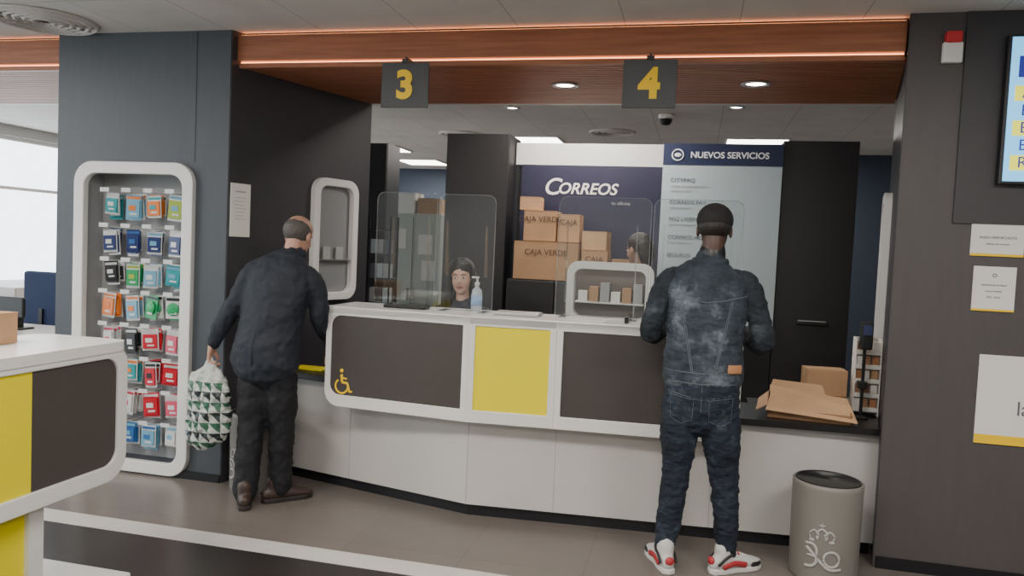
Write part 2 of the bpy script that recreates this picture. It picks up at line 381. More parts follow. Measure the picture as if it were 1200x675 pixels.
# ---------------------------------------------------------------- counter
ZB,ZT=.57,1.16
A=[(-2.09,4.134),(-1.19,4.05),(-.705,4.09),(.27,4.15)]
parts=[];bor=.045
cols=['panel','yellow','panel']
for i in range(3):
    T,L=seg(A[i],A[i+1])
    R=[.09 if i==0 else 0,.09 if i==2 else 0,.09 if i==2 else 0,.09 if i==0 else 0]
    Ri=[max(r-.03,.004) for r in R]
    bt=.07;bs_=bor*.8
    fr_=ring('frame_%d'%i,rr(0,ZB,L,ZT,R),rr(bs_,ZB+bt,L-bs_,ZT-bt*.75,Ri),-.0,.06,T,'white')
    md=fr_.modifiers.new('b','BEVEL');md.width=.004;md.segments=2;parts.append(fr_)
    parts.append(plate('panel_%d'%i,rr(bor*.5,ZB+bt*.6,L-bor*.5,ZT-bt*.5,Ri),.008,.05,T,cols[i]))
back=[(.27,4.52),(-2.09,4.52)]
top=prism('counter_top',A+back,ZT-.045,ZT+.001,'white')
md=top.modifiers.new('b','BEVEL');md.width=.006;md.segments=2;parts.append(top)
fin=[(-2.04,4.20),(-1.19,4.115),(-.705,4.155),(.21,4.21),(.21,4.48),(-2.04,4.48)]
parts.append(prism('counter_body',fin,ZB+.01,ZT-.05,'base'))
B=[(-2.725,4.53),(-1.20,4.17),(-.70,4.21),(.995,4.345)]
lower=B+[(1.02,4.50),(-2.69,4.65)]
parts.append(prism('base_cladding',lower,.07,.66,'base'))
kick=[(-2.72,4.56),(-1.20,4.20),(-.70,4.24),(.985,4.375),(1.01,4.50),(-2.69,4.62)]
parts.append(prism('kick_plate',kick,0,.07,'kick'))
dk=[(-2.735,4.47),(-2.06,4.32),(-1.2,4.14),(-.7,4.17),(.3,4.235),(.975,4.27),(1.09,4.90),(.35,4.90),(.35,4.72),(-2.65,4.72)]
parts.append(prism('desk_slab',dk,.66,.695,'desk'))
for i,(a,b) in enumerate(((B[0],B[1]),(B[1],B[2]),(B[2],B[3]))):
    T,L=seg(a,b)
    xs={0:[.72*L/1.56,L-.003],1:[L-.003],2:[L*.5]}[i]
    for x in xs:parts.append(box('joint',(x-.002,-.0012,.07),(x+.002,.004,.655),'inkl',T=T))
T,L=seg(A[0],A[1]);bm=bmesh.new()
def pt(x,z):return T@V((.125+x*1.15,.005,.715+z*1.15))
arc=[pt(-.010+.036*math.cos(a),-.020+.036*math.sin(a)) for a in [math.radians(d) for d in range(125,365,15)]]
tube(bm,arc,[(.002,.006)]*len(arc),ref=(0,1,0),nseg=8,sub=1)
ell(bm,pt(-.012,.060),(.012,.003,.012),seg_=12)
for s,r in (([(-.012,.040),(-.009,.002)],.008),([(-.009,.0),(.022,-.002)],.007),([(.022,-.002),(.036,-.046),(.050,-.042)],.007),([(-.010,.022),(.018,.020)],.0055)):
    tube(bm,[pt(*q) for q in s],[(.002,r)]*len(s),ref=(0,1,0),nseg=8,sub=1)
parts.append(obj('wheelchair_pictogram',bm,'ylwsign'))
group('service_counter',parts)

# foreground counter
T,L=seg((-2.34,1.3),(-2.34,2.81));parts=[]
z0,z1=.486,1.075
f=ring('frame',rr(0,z0,L,z1,[0,.11,.11,0]),rr(.02,z0+.07,L-.055,z1-.065,[.004,.07,.07,.004]),0,.06,T,'white')
md=f.modifiers.new('b','BEVEL');md.width=.005;md.segments=2;parts.append(f)
parts.append(plate('panel_dark',rr(1.03,z0+.05,L-.04,z1-.05,[.004,.08,.08,.004]),.012,.05,T,'panel'))
parts.append(plate('panel_yellow',rr(.02,z0+.05,1.03,z1-.05,[.004]*4),.012,.05,T,'yellow'))
bm=bmesh.new();lp=rr(-2.80,1.3,-2.335,2.81,[0,0,.05,.12])
lo=[bm.verts.new((x,y,z1-.04)) for x,y in lp];hi=[bm.verts.new((x,y,z1+.002)) for x,y in lp];n=len(lp)
bm.faces.new(lo[::-1]);bm.faces.new(hi)
for i in range(n):bm.faces.new((lo[i],lo[(i+1)%n],hi[(i+1)%n],hi[i]))
parts.append(obj('top',bm,'white'))
parts.append(box('back_panel',(-2.80,1.3,z0),(-2.74,2.74,z1-.04),'white'))
parts.append(box('inner_body',(-2.74,1.32,z0+.02),(-2.41,2.72,z1-.05),'base'))
parts.append(box('pedestal',(-2.72,1.4,.03),(-2.44,2.39,z0+.02),'yellow'))
parts.append(box('pedestal_edge',(-2.74,2.39,.03),(-2.42,2.46,z0+.02),'white'))
parts.append(box('foot',(-2.86,1.35,0),(-2.36,2.88,.03),'white',.01))
group('service_counter',parts)
tapem=mat('tape',(.5,.36,.2),.3);prm=mat('print_brown',(.10,.06,.04),.8)
def carton(name,c,s,rz=0,m='kraft',txt=None,tape=True):
    T=Matrix.Translation(V(c))@Matrix.Rotation(rz,4,'Z');x,y,z=s[0]/2,s[1]/2,s[2]
    P=[box('body',(-x,-y,0),(x,y,z),m,.003,T)]
    bm=bmesh.new();addbox(bm,(-x,-y-.001,z-.001),(x,-.001,z+.003),0,T);addbox(bm,(-x,.001,z-.001),(x,y+.001,z+.003),0,T);P.append(obj('flaps',bm,m))
    if tape:P.append(box('tape',(-x-.001,-.02,z*.7),(x+.001,.02,z+.0045),tapem,0,T))
    if txt:P.append(text('print',txt,(0,-y-.002,z*.72),min(.06,s[2]*.28),prm,T,ext=.0005))
    return group(name,P)
carton('cardboard_box',(-2.70,2.36,1.078),(.20,.30,.12),.1)
carton('cardboard_box',(-1.115,5.93,1.315),(.50,.3,.29),0,txt='CAJA VERDE')
carton('cardboard_box',(-1.175,5.93,1.612),(.25,.26,.23),0,txt='CAJA VERDE')
carton('cardboard_box',(-.955,5.93,1.612),(.17,.2,.21),0,txt='CAJA')
carton('cardboard_box',(-1.27,5.93,1.848),(.16,.2,.10),.05)
carton('cardboard_box',(-.745,5.95,1.315),(.20,.26,.24),0,txt='CAJA')
carton('cardboard_box',(-.75,5.95,1.56),(.19,.22,.14),-.05,m='kraft2')
carton('cardboard_box',(-.50,5.97,1.315),(.24,.22,.18),.03)

def screen(name,x0,x1,y,zt,fins,R=.05,dy=0,fb=.10):
    T,L=seg((x0,y),(x1,y+dy));z=ZT+.007
    P=[plate('pane',rr(0,z,L,zt,[.005,.005,R,R]),0,.005,T,'glass')]
    P.append(ring('edge',rr(0,z,L,zt,[.005,.005,R,R]),rr(.004,z+.004,L-.004,zt-.004,[.004,.004,R-.004,R-.004]),-.0005,.0055,T,'glasse'))
    for fx in fins:
        bm=bmesh.new()
        q=[(0,.008,z),(0,fb,z),(0,.03,zt-.15),(0,.008,zt-.15)]
        vs=[[bm.verts.new(T@V((fx+dx,a[1],a[2]))) for a in q] for dx in(0,.004)]
        bm.faces.new(vs[0]);bm.faces.new(vs[1][::-1])
        for i in range(4):bm.faces.new((vs[0][i],vs[0][(i+1)%4],vs[1][(i+1)%4],vs[1][i]))
        P.append(obj('fin',bm,'glass'))
        P.append(box('foot_clip',(fx-.02,-.05,ZT+.0015),(fx+.025,fb,ZT+.006),'glasse',T=T))
    group(name,P)
screen('acrylic_screen',-1.91,-1.50,4.40,1.855,[.1,.33],fb=.08)
screen('acrylic_screen',-1.49,-1.13,4.30,1.845,[.06,.30])
screen('acrylic_screen',-.78,-.25,4.40,1.86,[.05,.45],fb=.08)
screen('acrylic_screen',-.24,.25,4.41,1.86,[.06,.43],fb=.07)

c=(-1.265,4.44,ZT+.001)
P=[lathe('bottle',c,[(.03,0),(.033,.006),(.033,.10),(.028,.125),(.013,.14),(.012,.15)],mat('clear_gel',(.8,.86,.9),.1,trans=.4)),
 lathe('label',c,[(.0336,.03),(.0336,.09)],mat('label_blue',(.35,.5,.75),.5)),lathe('pump_collar',(c[0],c[1],c[2]+.15),[(.015,0),(.015,.02),(.006,.022),(.006,.045),(.012,.046),(.012,.055)],'white'),
 box('spout',(c[0]-.035,c[1]-.006,c[2]+.194),(c[0]+.01,c[1]+.006,c[2]+.205),'white',.002)]
group('hand_sanitizer_bottle',P)
box('paper_sheet',(-.66,4.15,ZT+.002),(-.46,4.30,ZT+.004),'paper')
box('black_keyboard',(-1.78,4.24,ZT+.002),(-1.52,4.33,ZT+.02),'black',.004)
box('leaflet_tray',(-1.10,4.22,ZT+.002),(-.84,4.36,ZT+.022),'alu',.004)
box('black_stapler',(-.36,4.22,ZT+.002),(-.34,4.33,ZT+.035),'black',.006)
box('yellow_envelope',(-2.5,4.5,.697),(-2.3,4.62,.71),'yellow',.003)

# right-hand items on desk
Tb=Matrix.Translation((.645,4.43,.697))@Matrix.Rotation(-.10,4,'Z')
P=[]
bm=bmesh.new();addbox(bm,(-.21,-.125,0),(.21,.125,.006),0,Tb)
addbox(bm,(-.21,.119,.0),(.21,.125,.085),0,Tb);addbox(bm,(-.21,-.125,.0),(.21,-.119,.05),0,Tb)
addbox(bm,(-.21,-.125,.0),(-.204,.125,.06),0,Tb);addbox(bm,(.204,-.125,.0),(.21,.125,.06),0,Tb)
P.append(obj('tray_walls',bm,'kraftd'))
def flap(name,pts,th=.004,m='kraft2'):
    bm=bmesh.new();a=[V(p) for p in pts];n=(a[1]-a[0]).cross(a[2]-a[0]).normalized()*th
    lo=[bm.verts.new(Tb@p) for p in a];hi=[bm.verts.new(Tb@(p+n)) for p in a]
    bm.faces.new(lo[::-1]);bm.faces.new(hi)
    for i in range(len(a)):bm.faces.new((lo[i],lo[(i+1)%len(a)],hi[(i+1)%len(a)],hi[i]))
    return obj(name,bm,m)
P.append(flap('flap_front',[(-.22,-.165,.045),(.235,-.15,.018),(.21,-.02,.082),(-.20,-.01,.105)]))
P.append(flap('flap_back',[(-.20,-.02,.098),(.21,-.03,.078),(.205,.125,.095),(-.205,.125,.135)]))
P.append(flap('flap_left',[(-.21,-.12,.07),(-.27,-.10,.03),(-.262,.11,.06),(-.21,.12,.105)]))
P.append(flap('flap_right',[(.208,-.12,.055),(.208,.12,.075),(.238,.11,.03),(.243,-.10,.012)]))
P.append(flap('flap_raised',[(-.21,.122,.10),(.10,.122,.09),(.07,.165,.155),(-.19,.165,.165)]))
group('open_cardboard_box',P)
carton('cardboard_box',(.765,4.74,.782),(.22,.15,.145),.1,txt=None)
box('flat_mailer_stack',(.64,4.64,.696),(.88,4.84,.780),'kraft',.004)
P=[]
bm=bmesh.new()
addbox(bm,(.91,4.70,.696),(1.035,4.715,1.13))
for k in range(5):addbox(bm,(.91,4.62,.72+.08*k),(1.035,4.70,.726+.08*k));addbox(bm,(.91,4.615,.72+.08*k),(1.035,4.62,.745+.08*k))
addbox(bm,(.905,4.615,.696),(.91,4.715,1.13));addbox(bm,(1.035,4.615,.696),(1.04,4.715,1.13))
P.append(obj('rack',bm,'paper'))
bm=bmesh.new()
for k in range(5):
    for j in range(3):addbox(bm,(.915+.04*j,4.63+.02*(j%2),.727+.08*k),(.948+.04*j,4.65+.02*(j%2),.790+.08*k),(k+j)%3)
P.append(obj('cards',bm,mats=['paper','kraft','patch']));group('stamp_display_rack',P)
P=[box('pole',(.925,4.53,.70),(.94,4.545,1.10),'black'),box('base',(.90,4.50,.696),(.965,4.57,.705),'black',.003),box('terminal',(.905,4.50,1.08),(.965,4.56,1.23),'black',.008),
 box('screen',(.913,4.498,1.16),(.957,4.5005,1.215),mat('lcd_blue',(.06,.08,.16),.2)),box('clamp',(.905,4.51,.86),(.955,4.56,.90),'black',.005)]
group('card_payment_terminal',P)

def bin_(x,y,name='waste_bin'):
    P=[lathe('drum',(x,y,0),[(.158,0),(.16,.01),(.165,.45),(.165,.47),(.158,.475),(.15,.47),(.147,.40),(.14,.05),(.001,.05)],'binb'),
       lathe('liner',(x,y,0),[(.155,.472),(.149,.478),(.146,.40),(.146,.3)],'black')]
    def w(u,z):
        a=-math.pi/2-.18+u/.168;return V((x+.1655*math.cos(a),y+.1655*math.sin(a),z))
    bm=bmesh.new()
    def st(pts,r):tube(bm,[w(*p) for p in pts],[(r,.0025)]*len(pts),ref=(0,0,1),nseg=6,sub=3)
    st([(.040+.036*math.cos(a),.13+.036*math.sin(a)) for a in [math.radians(d) for d in range(-150,215,25)]],.007)
    st([(-.085,.190),(-.05,.192),(-.03,.165),(-.03,.11),(-.05,.085),(-.085,.08)],.008)
    st([(-.08,.172),(-.02,.12),(.03,.080),(.085,.085)],.008);st([(-.075,.135),(-.035,.135)],.006)
    def arch(u0,u1,z0,z1):st([(u0,z0),(u0-.006,(z0+z1)/2),((u0+u1)/2,z1),(u1+.006,(z0+z1)/2),(u1,z0)],.005)
    arch(-.062,-.030,.222,.262);arch(-.030,.010,.222,.272);arch(.010,.042,.222,.262)
    st([(-.066,.212),(.046,.212)],.008);st([(-.010,.272),(-.010,.300)],.004);st([(-.022,.288),(.002,.288)],.004)
    P.append(obj('emblem',bm,mat('emblem_grey',(.42,.41,.38),.5),True))
    group(name,P)
bin_(.70,4.02);bin_(-2.57,4.22)

def poster(name,x0,z0,x1,z1,lines,band=None,y=F-.002):
    P=[box('sheet',(x0,y-.006,z0),(x1,y,z1),'paper')]
    if band:P.append(box('band',(x0,y-.0075,z0),(x1,y-.0061,z0+band),'ylwsign'))
    for s,x,z,sz,al in lines:P.append(text('print',s,(x,y-.0075,z),sz,'ink',ext=.0005,align=al))
    group(name,P)
poster('wall_notice',1.307,1.61,1.54,1.765,[('AVISO IMPORTANTE',1.425,1.70,.018,'CENTER'),('oficina de correos',1.425,1.67,.014,'CENTER')],.012,)
poster('wall_notice',1.33,1.342,1.517,1.56,[('o',1.423,1.52,.04,'CENTER'),('informacion al cliente',1.423,1.47,.013,'CENTER'),('lunes a viernes',1.423,1.44,.012,'CENTER'),('8:30 - 20:30',1.423,1.41,.012,'CENTER')],.01)
poster('wall_poster',1.385,.69,2.0,1.128,[('la',1.56,.87,.10,'LEFT'),('oficina',1.68,.87,.10,'LEFT')],.045)
P=[box('base',(1.115,F-.035,2.54),(1.205,F,2.64),'white',.008),box('strobe',(1.125,F-.05,2.635),(1.195,F,2.69),'red',.008)]
group('fire_alarm_sounder',P)
scr=mat('screen_cyan',(.1,.35,.6),.3,emit=1.5,ecol=(.16,.58,.98));
P=[box('bezel',(1.39,F-.06,1.955),(2.62,F-.013,2.665),'black',.006),box('display',(1.405,F-.063,1.97),(2.605,F-.0605,2.65),scr)]
yb=mat('screen_yellow',(.8,.7,.05),.4,emit=1.1,ecol=(.85,.85,.05));nb=mat('screen_navy',(.02,.03,.25),.4,emit=.5,ecol=(.02,.04,.4));wb=mat('screen_white',(.8,.9,1),.4,emit=1.2,ecol=(.7,.85,1))
P.append(box('title_bar',(1.44,F-.065,2.46),(2.57,F-.0632,2.56),nb));P.append(text('title','PUESTO  TURNO',(1.46,F-.066,2.51),.09,wb,align='LEFT',ext=.0005))
for k,(s) in enumerate(('A  015','E  102','B  033','E  101','R  007')):
    z=2.385-.082*k
    if k%2==0:P.append(box('row',(1.43,F-.065,z-.036),(2.57,F-.0632,z+.036),yb))
    P.append(text('row_text',s,(1.46,F-.066,z),.075,nb,align='LEFT',ext=.0005))
group('wall_television',P)
P=[box('sheet',(.015,-.014,1.54),(.165,-.008,1.87),'paper',T=TL)]
for k in range(7):P.append(box('line',(.045,-.0150,1.78-.022*k),(.135-.01*(k%3),-.0141,1.783-.022*k),'inkl',T=TL))
P.append(box('heading',(.05,-.0150,1.815),(.13,-.0141,1.823),'inkl',T=TL))
group('wall_notice',P)
P=niche('n',.69,1.12,1.13,1.98,.10,.055,TL,-.05)
P.append(plate('niche_back',rr(.72,1.15,1.10,1.95,[.08]*4),-.008,-.004,TL,mat('niche_back2',(.22,.225,.23),.6)))
P.append(box('shelf',(.74,-.04,1.40),(1.08,-.008,1.408),'alu',T=TL))
for i in range(2):P.append(box('leaflet',(.80+.13*i,-.03,1.41),(.87+.13*i,-.02,1.50),'inkl',T=TL))
group('leaflet_display_frame',P)
P=[ring('frame',rr(.64,.90,1.12,1.97,[.1]*4),rr(.70,.96,1.06,1.91,[.06]*4),-.004,-.045,TR,'white')]
for v in P[0].data.vertices:
    l=TR.inverted()@v.co;l.y=-l.y;v.co=TR@l
P.append(box('niche_back',(.67,.0045,.93),(1.09,.008,1.94),mat('niche_back3',(.3,.31,.32),.6),T=TR))
group('brochure_wall_frame',P)

# ---------------------------------------------------------------- back office
def cab(name,x0,x1,y0,y1,z1,m='black_lam',doors=1,handle=None):
    P=[box('carcass',(x0,y0+.02,.06),(x1,y1,z1),m),box('plinth',(x0+.02,y0+.05,0),(x1-.02,y1,.06),'kick')]
    w=(x1-x0)/doors
    for i in range(doors):P.append(box('door_%d'%i,(x0+w*i+.003,y0,.065),(x0+w*(i+1)-.003,y0+.019,z1-.005),m,.002))
    if handle:
        hx,hz=handle;P.append(box('handle',(hx-.11,y0-.03,hz-.012),(hx+.11,y0-.0,hz+.014),'black',.006));P.append(box('handle_plate',(hx-.10,y0-.004,hz+.014),(hx+.10,y0,hz+.022),'alu'))
    group(name,P)
cab('tall_black_cabinet',-2.0,-1.48,5.95,6.35,2.45)
cab('tall_black_cabinet',.605,1.14,6.15,6.6,2.45,handle=(.88,1.08))
cab('tall_black_cabinet',-3.5,-2.62,6.2,6.5,2.4,doors=2)
cab('low_black_cabinet',-1.40,-.28,5.72,6.10,1.31,doors=3)
lg=mat('logo_pale',(.72,.68,.62),.6)
bh=[box('backing',(-1.45,6.2,.0),(.6,6.26,2.23),'black_lam'),box('white_panel',(-1.47,6.17,2.235),(-.285,6.2,2.41),'wall'),
 box('navy_panel',(-1.42,6.17,1.32),(-.29,6.198,2.23),'navy'),
 text('logo_initial','C',(-1.235,6.166,2.055),.19,lg,bold=.002,shear=.25,align='LEFT'),text('logo_text','ORREOS',(-1.115,6.166,2.045),.125,lg,bold=.002,shear=.25,align='LEFT'),
 text('small_text','tu oficina',(-.60,6.166,1.94),.04,'inkl')]
group('branding_wall_sign',bh)
P=[box('header',(-.285,6.12,2.25),(.60,6.165,2.415),'navy2'),box('body',(-.285,6.125,.9),(.60,6.165,2.25),'poster'),
 text('header_text','NUEVOS SERVICIOS',(-.08,6.117,2.325),.066,'inkw',bold=.0012,align='LEFT')]
bm=bmesh.new();tube(bm,[V((-.175+.042*math.cos(a),6.116,2.325+.042*math.sin(a))) for a in [k*math.pi/9 for k in range(19)]],[.006]*19,ref=(0,1,0),nseg=6,sub=1)
ell(bm,(-.175,6.116,2.325),(.026,.004,.016));P.append(obj('emblem',bm,'inkw'))
for s,z,sz in(('CITYPAQ',2.13,.045),('recoge tus paquetes 24 h',2.085,.028),('donde tu elijas',2.05,.028),('CORREOS PAY',1.96,.042),('tarjeta prepago',1.92,.028),('PAQ LIGERO',1.83,.042),('envios con seguimiento',1.79,.028),('CORREOS MODO',1.69,.042),('firma electronica',1.65,.028),('SEGUROS',1.55,.042)):
    P.append(text('copy',s,(-.22,6.122,z),sz,'ink' if sz>.03 else 'inkl',align='LEFT',ext=.0005))
group('services_poster_board',P)
P=[ring('frame',rr(-.84,1.06,-.26,1.48,[.08]*4),rr(-.79,1.11,-.31,1.43,[.05]*4),5.16,5.24,I4,'white'),  # rounded white frame of unknown purpose; ledge, legs and contents are made up
 box('ledge',(-.78,5.17,1.2),(-.32,5.3,1.21),'white'),box('back',(-.80,5.30,1.09),(-.30,5.31,1.45),mat('tray_back',(.16,.13,.115),.5)),
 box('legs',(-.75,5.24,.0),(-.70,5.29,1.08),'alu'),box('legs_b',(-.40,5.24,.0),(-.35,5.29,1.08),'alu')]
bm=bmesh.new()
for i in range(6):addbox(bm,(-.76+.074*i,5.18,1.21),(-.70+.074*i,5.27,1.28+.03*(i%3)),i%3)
P.append(obj('filler_blocks',bm,mats=['paper','kraft','inkl']));group('white_frame_unit',P)
P=[box('screen_back',(-.62,4.84,.95),(-.18,4.87,1.12),'black',.008),box('stand',(-.42,4.85,.80),(-.38,4.88,1.0),'black'),box('stand_base',(-.52,4.80,.785),(-.28,4.94,.80),'black',.005)]
group('computer_monitor',P)
P=[box('top',(-1.1,4.74,.75),(-.1,5.12,.785),'base'),box('leg_1',(-1.08,4.76,0),(-1.03,5.10,.75),'alu'),box('leg_2',(-.17,4.76,0),(-.12,5.10,.75),'alu')]
group('clerk_desk',P)
P=[box('body',(-2.94,7.0,.05),(-2.38,7.4,1.84),'locker',.004),box('seam',(-2.662,6.995,.08),(-2.658,7.001,1.8),'ink'),box('plinth',(-2.92,7.02,0),(-2.40,7.4,.05),'black')]
for x in(-2.69,-2.63):P.append(box('handle',(x-.008,6.98,1.0),(x+.008,7.0,1.12),'chrome'))
for x,z in((-2.87,1.5),(-2.6,1.45),(-2.56,1.2)):P.append(box('pinned_note',(x,6.996,z),(x+.14,6.9985,z+.19),'paper'))
group('metal_locker',P)
carton('cardboard_box',(-2.78,7.2,1.842),(.2,.25,.2),0,'paper');carton('cardboard_box',(-2.55,7.2,1.842),(.22,.25,.15),.1,'kraft')
bm=bmesh.new()
for x in(-2.50,-2.32):
    for y in(5.60,5.75):addbox(bm,(x,y,0),(x+.012,y+.012,1.75))
for k in range(7):addbox(bm,(-2.50,5.60,.5+.19*k),(-2.308,5.762,.508+.19*k))
P=[obj('frame',bm,'black')];bm=bmesh.new()
for k in range(6):
    for j in range(3):addbox(bm,(-2.482+.056*j,5.62,.51+.19*k),(-2.436+.056*j,5.70,.62+.19*k),(k+j)%3)
P.append(obj('leaflets',bm,mats=['inkl','ink','poster']));group('leaflet_rack',P)
P=[box('top',(-6.6,4.6,.72),(-4.5,5.2,.75),'base'),box('leg_1',(-6.55,4.65,0),(-6.5,5.15,.72),'alu'),box('leg_2',(-4.6,4.65,0),(-4.55,5.15,.72),'alu'),box('modesty_panel',(-6.5,4.7,.3),(-4.6,4.72,.72),'base')]
group('office_desk',P)
ox,oy=-5.80,5.62
o1=box('backrest',(ox-.22,oy+.22,.62),(ox+.22,oy+.28,1.14),'bluefab',.06)
o1b=box('seat',(ox-.23,oy-.22,.44),(ox+.23,oy+.21,.52),'bluefab',.03)
bm=bmesh.new();cyl(bm,(ox,oy),.03,.08,.44)
for k in range(5):
    a=k*2*math.pi/5;addbox(bm,(0,-.02,.05),(.28,.02,.08),0,Matrix.Translation((ox,oy,0))@Matrix.Rotation(a,4,'Z'));ell(bm,(ox+.27*math.cos(a),oy+.27*math.sin(a),.028),(.028,.028,.028),seg_=10)
addbox(bm,(ox-.02,oy+.20,.45),(ox+.02,oy+.27,.8))
group('office_chair',[o1,o1b,obj('base',bm,'black')])
P=[box('stand',(-5.13,4.86,.752),(-5.05,4.92,.86),'black',.005),box('screen',(-5.22,4.84,.84),(-4.98,4.87,1.0),'black',.012),box('base',(-5.19,4.82,.751),(-4.99,4.96,.765),'black',.005)]
group('desk_terminal',P)
cab('office_sideboard',-8.0,-6.9,6.6,8.2,.9,'base',2)

# ---------------------------------------------------------------- people
skinD=mat('skin_dark',(.075,.038,.025),.5);skinL=mat('skin_light',(.50,.28,.20),.5,var=.04,vscale=20);skinM=mat('skin_tan',(.68,.40,.29),.5,var=.03,vscale=20)
lip=mat('lips',(.45,.15,.14),.45);eyew=mat('eye_white',(.72,.70,.67),.3);iris=mat('iris_dark',(.02,.012,.01),.2)
hairB=mat('hair_black',(.016,.011,.009),.45,bump=.6,bscale=60,stretch=(6,6,.6));hairG=mat('hair_grey',(.085,.075,.068),.6,bump=.6,bscale=80)
def headT(c,fwd,tilt=0,roll=0):
    f=V(fwd).normalized();r=f.cross(V((0,0,1))).normalized();u=r.cross(f).normalized()
    T=Matrix((r,f,u)).transposed().to_4x4();T.translation=V(c)
    return T@Matrix.Rotation(roll,4,'Y')@Matrix.Rotation(-tilt,4,'X')
def head(T,skin,neckbase,fem=False,s=1):
    T=T@Matrix.Scale(s,4);bm=bmesh.new()
    ell(bm,(0,-.012,.035),(.075,.094,.082),T);ell(bm,(0,.02,-.02),(.062,.068,.085),T);ell(bm,(0,.032,-.07),(.044 if fem else .05,.05,.04),T)
    ell(bm,(0,.066,-.095),(.018,.016,.014),T);ell(bm,(0,.071,.03),(.042,.012,.012),T)
    for s_ in(-1,1):
        ell(bm,(.032*s_,.058,-.032),(.022,.022,.021),T);ell(bm,(.077*s_,-.005,-.008),(.009,.019,.031),T)
    tube(bm,[(0,.080,.018),(0,.091,-.008),(0,.098,-.026)],[.006,.008,.011],T=T,sub=2)
    nb=T.inverted()@V(neckbase);tube(bm,[(0,-.02,-.04),(0,-.02,-.09),nb],[.052,.050,.058] if not fem else [.044,.043,.05],T=T,ref=(1,0,0))
    P=[baked('head',bm,skin,.005,3)]
    bm=bmesh.new()
    for s_ in(-1,1):ell(bm,(.029*s_,.0715,.003),(.0135,.011,.0072),T,0);ell(bm,(.029*s_,.0792,.003),(.0055,.0045,.0058),T,1)
    P.append(obj('eyes',bm,mats=[eyew,iris],smooth=True))
    bm=bmesh.new();tube(bm,[(-.023,.077,-.060),(-.01,.086,-.056),(0,.088,-.058),(.01,.086,-.056),(.023,.077,-.060)],[.0018,.0038,.0035,.0038,.0018],T=T,ref=(0,0,1));tube(bm,[(-.019,.078,-.064),(0,.087,-.068),(.019,.078,-.064)],[.002,.0048,.002],T=T,ref=(0,0,1))
    P.append(obj('lips',bm,lip))
    return P,T
def brows(T,m):
    bm=bmesh.new()
    for s_ in(-1,1):tube(bm,[(.014*s_,.0825,.022),(.03*s_,.0805,.027),(.045*s_,.070,.022)],[.0025,.0028,.0015],T=T,ref=(0,0,1))
    return obj('eyebrows',bm,m)
def hand(wrist,dirv,pn,thumb,curl,skin,name,s=1):
    d=V(dirv).normalized();n=(V(pn)-d*V(pn).dot(d)).normalized();x=d.cross(n)*thumb
    W=V(wrist);bm=bmesh.new()
    tube(bm,[W-d*.03,W,W+d*.045*s,W+d*.085*s],[(.024,.019),(.026,.017),(.036,.015),(.038,.012)],ref=x)
    for i,(L,o) in enumerate(((.070,.028),(.078,.010),(.073,-.009),(.057,-.027))):
        p=W+d*(.085*s-.006*(i==3))+x*o;dd=(d+x*o*2.0).normalized();pts=[p-dd*.02,p];ang=0
        for j,f in enumerate((.45,.32,.23)):
            ang+=curl*(.7+.25*j+.05*i);q=dd*math.cos(ang)+n*math.sin(ang);p=p+q*L*s*f*1.0;pts.append(p)
        tube(bm,pts,[.0095,.0092,.0085,.0078,.0068],ref=x,nseg=10,sub=3)
    p=W+d*.022*s+x*.026;t1=(d*.65+x*.65+n*.35).normalized();t2=(d*.9+x*.2+n*.45).normalized()
    tube(bm,[p-t1*.01,p+t1*.03*s,p+t1*.03*s+t2*.03*s,p+t1*.03*s+t2*.055*s],[.014,.012,.0105,.0085],ref=n,nseg=10,sub=3)
    return baked(name,bm,skin,.0032,2)
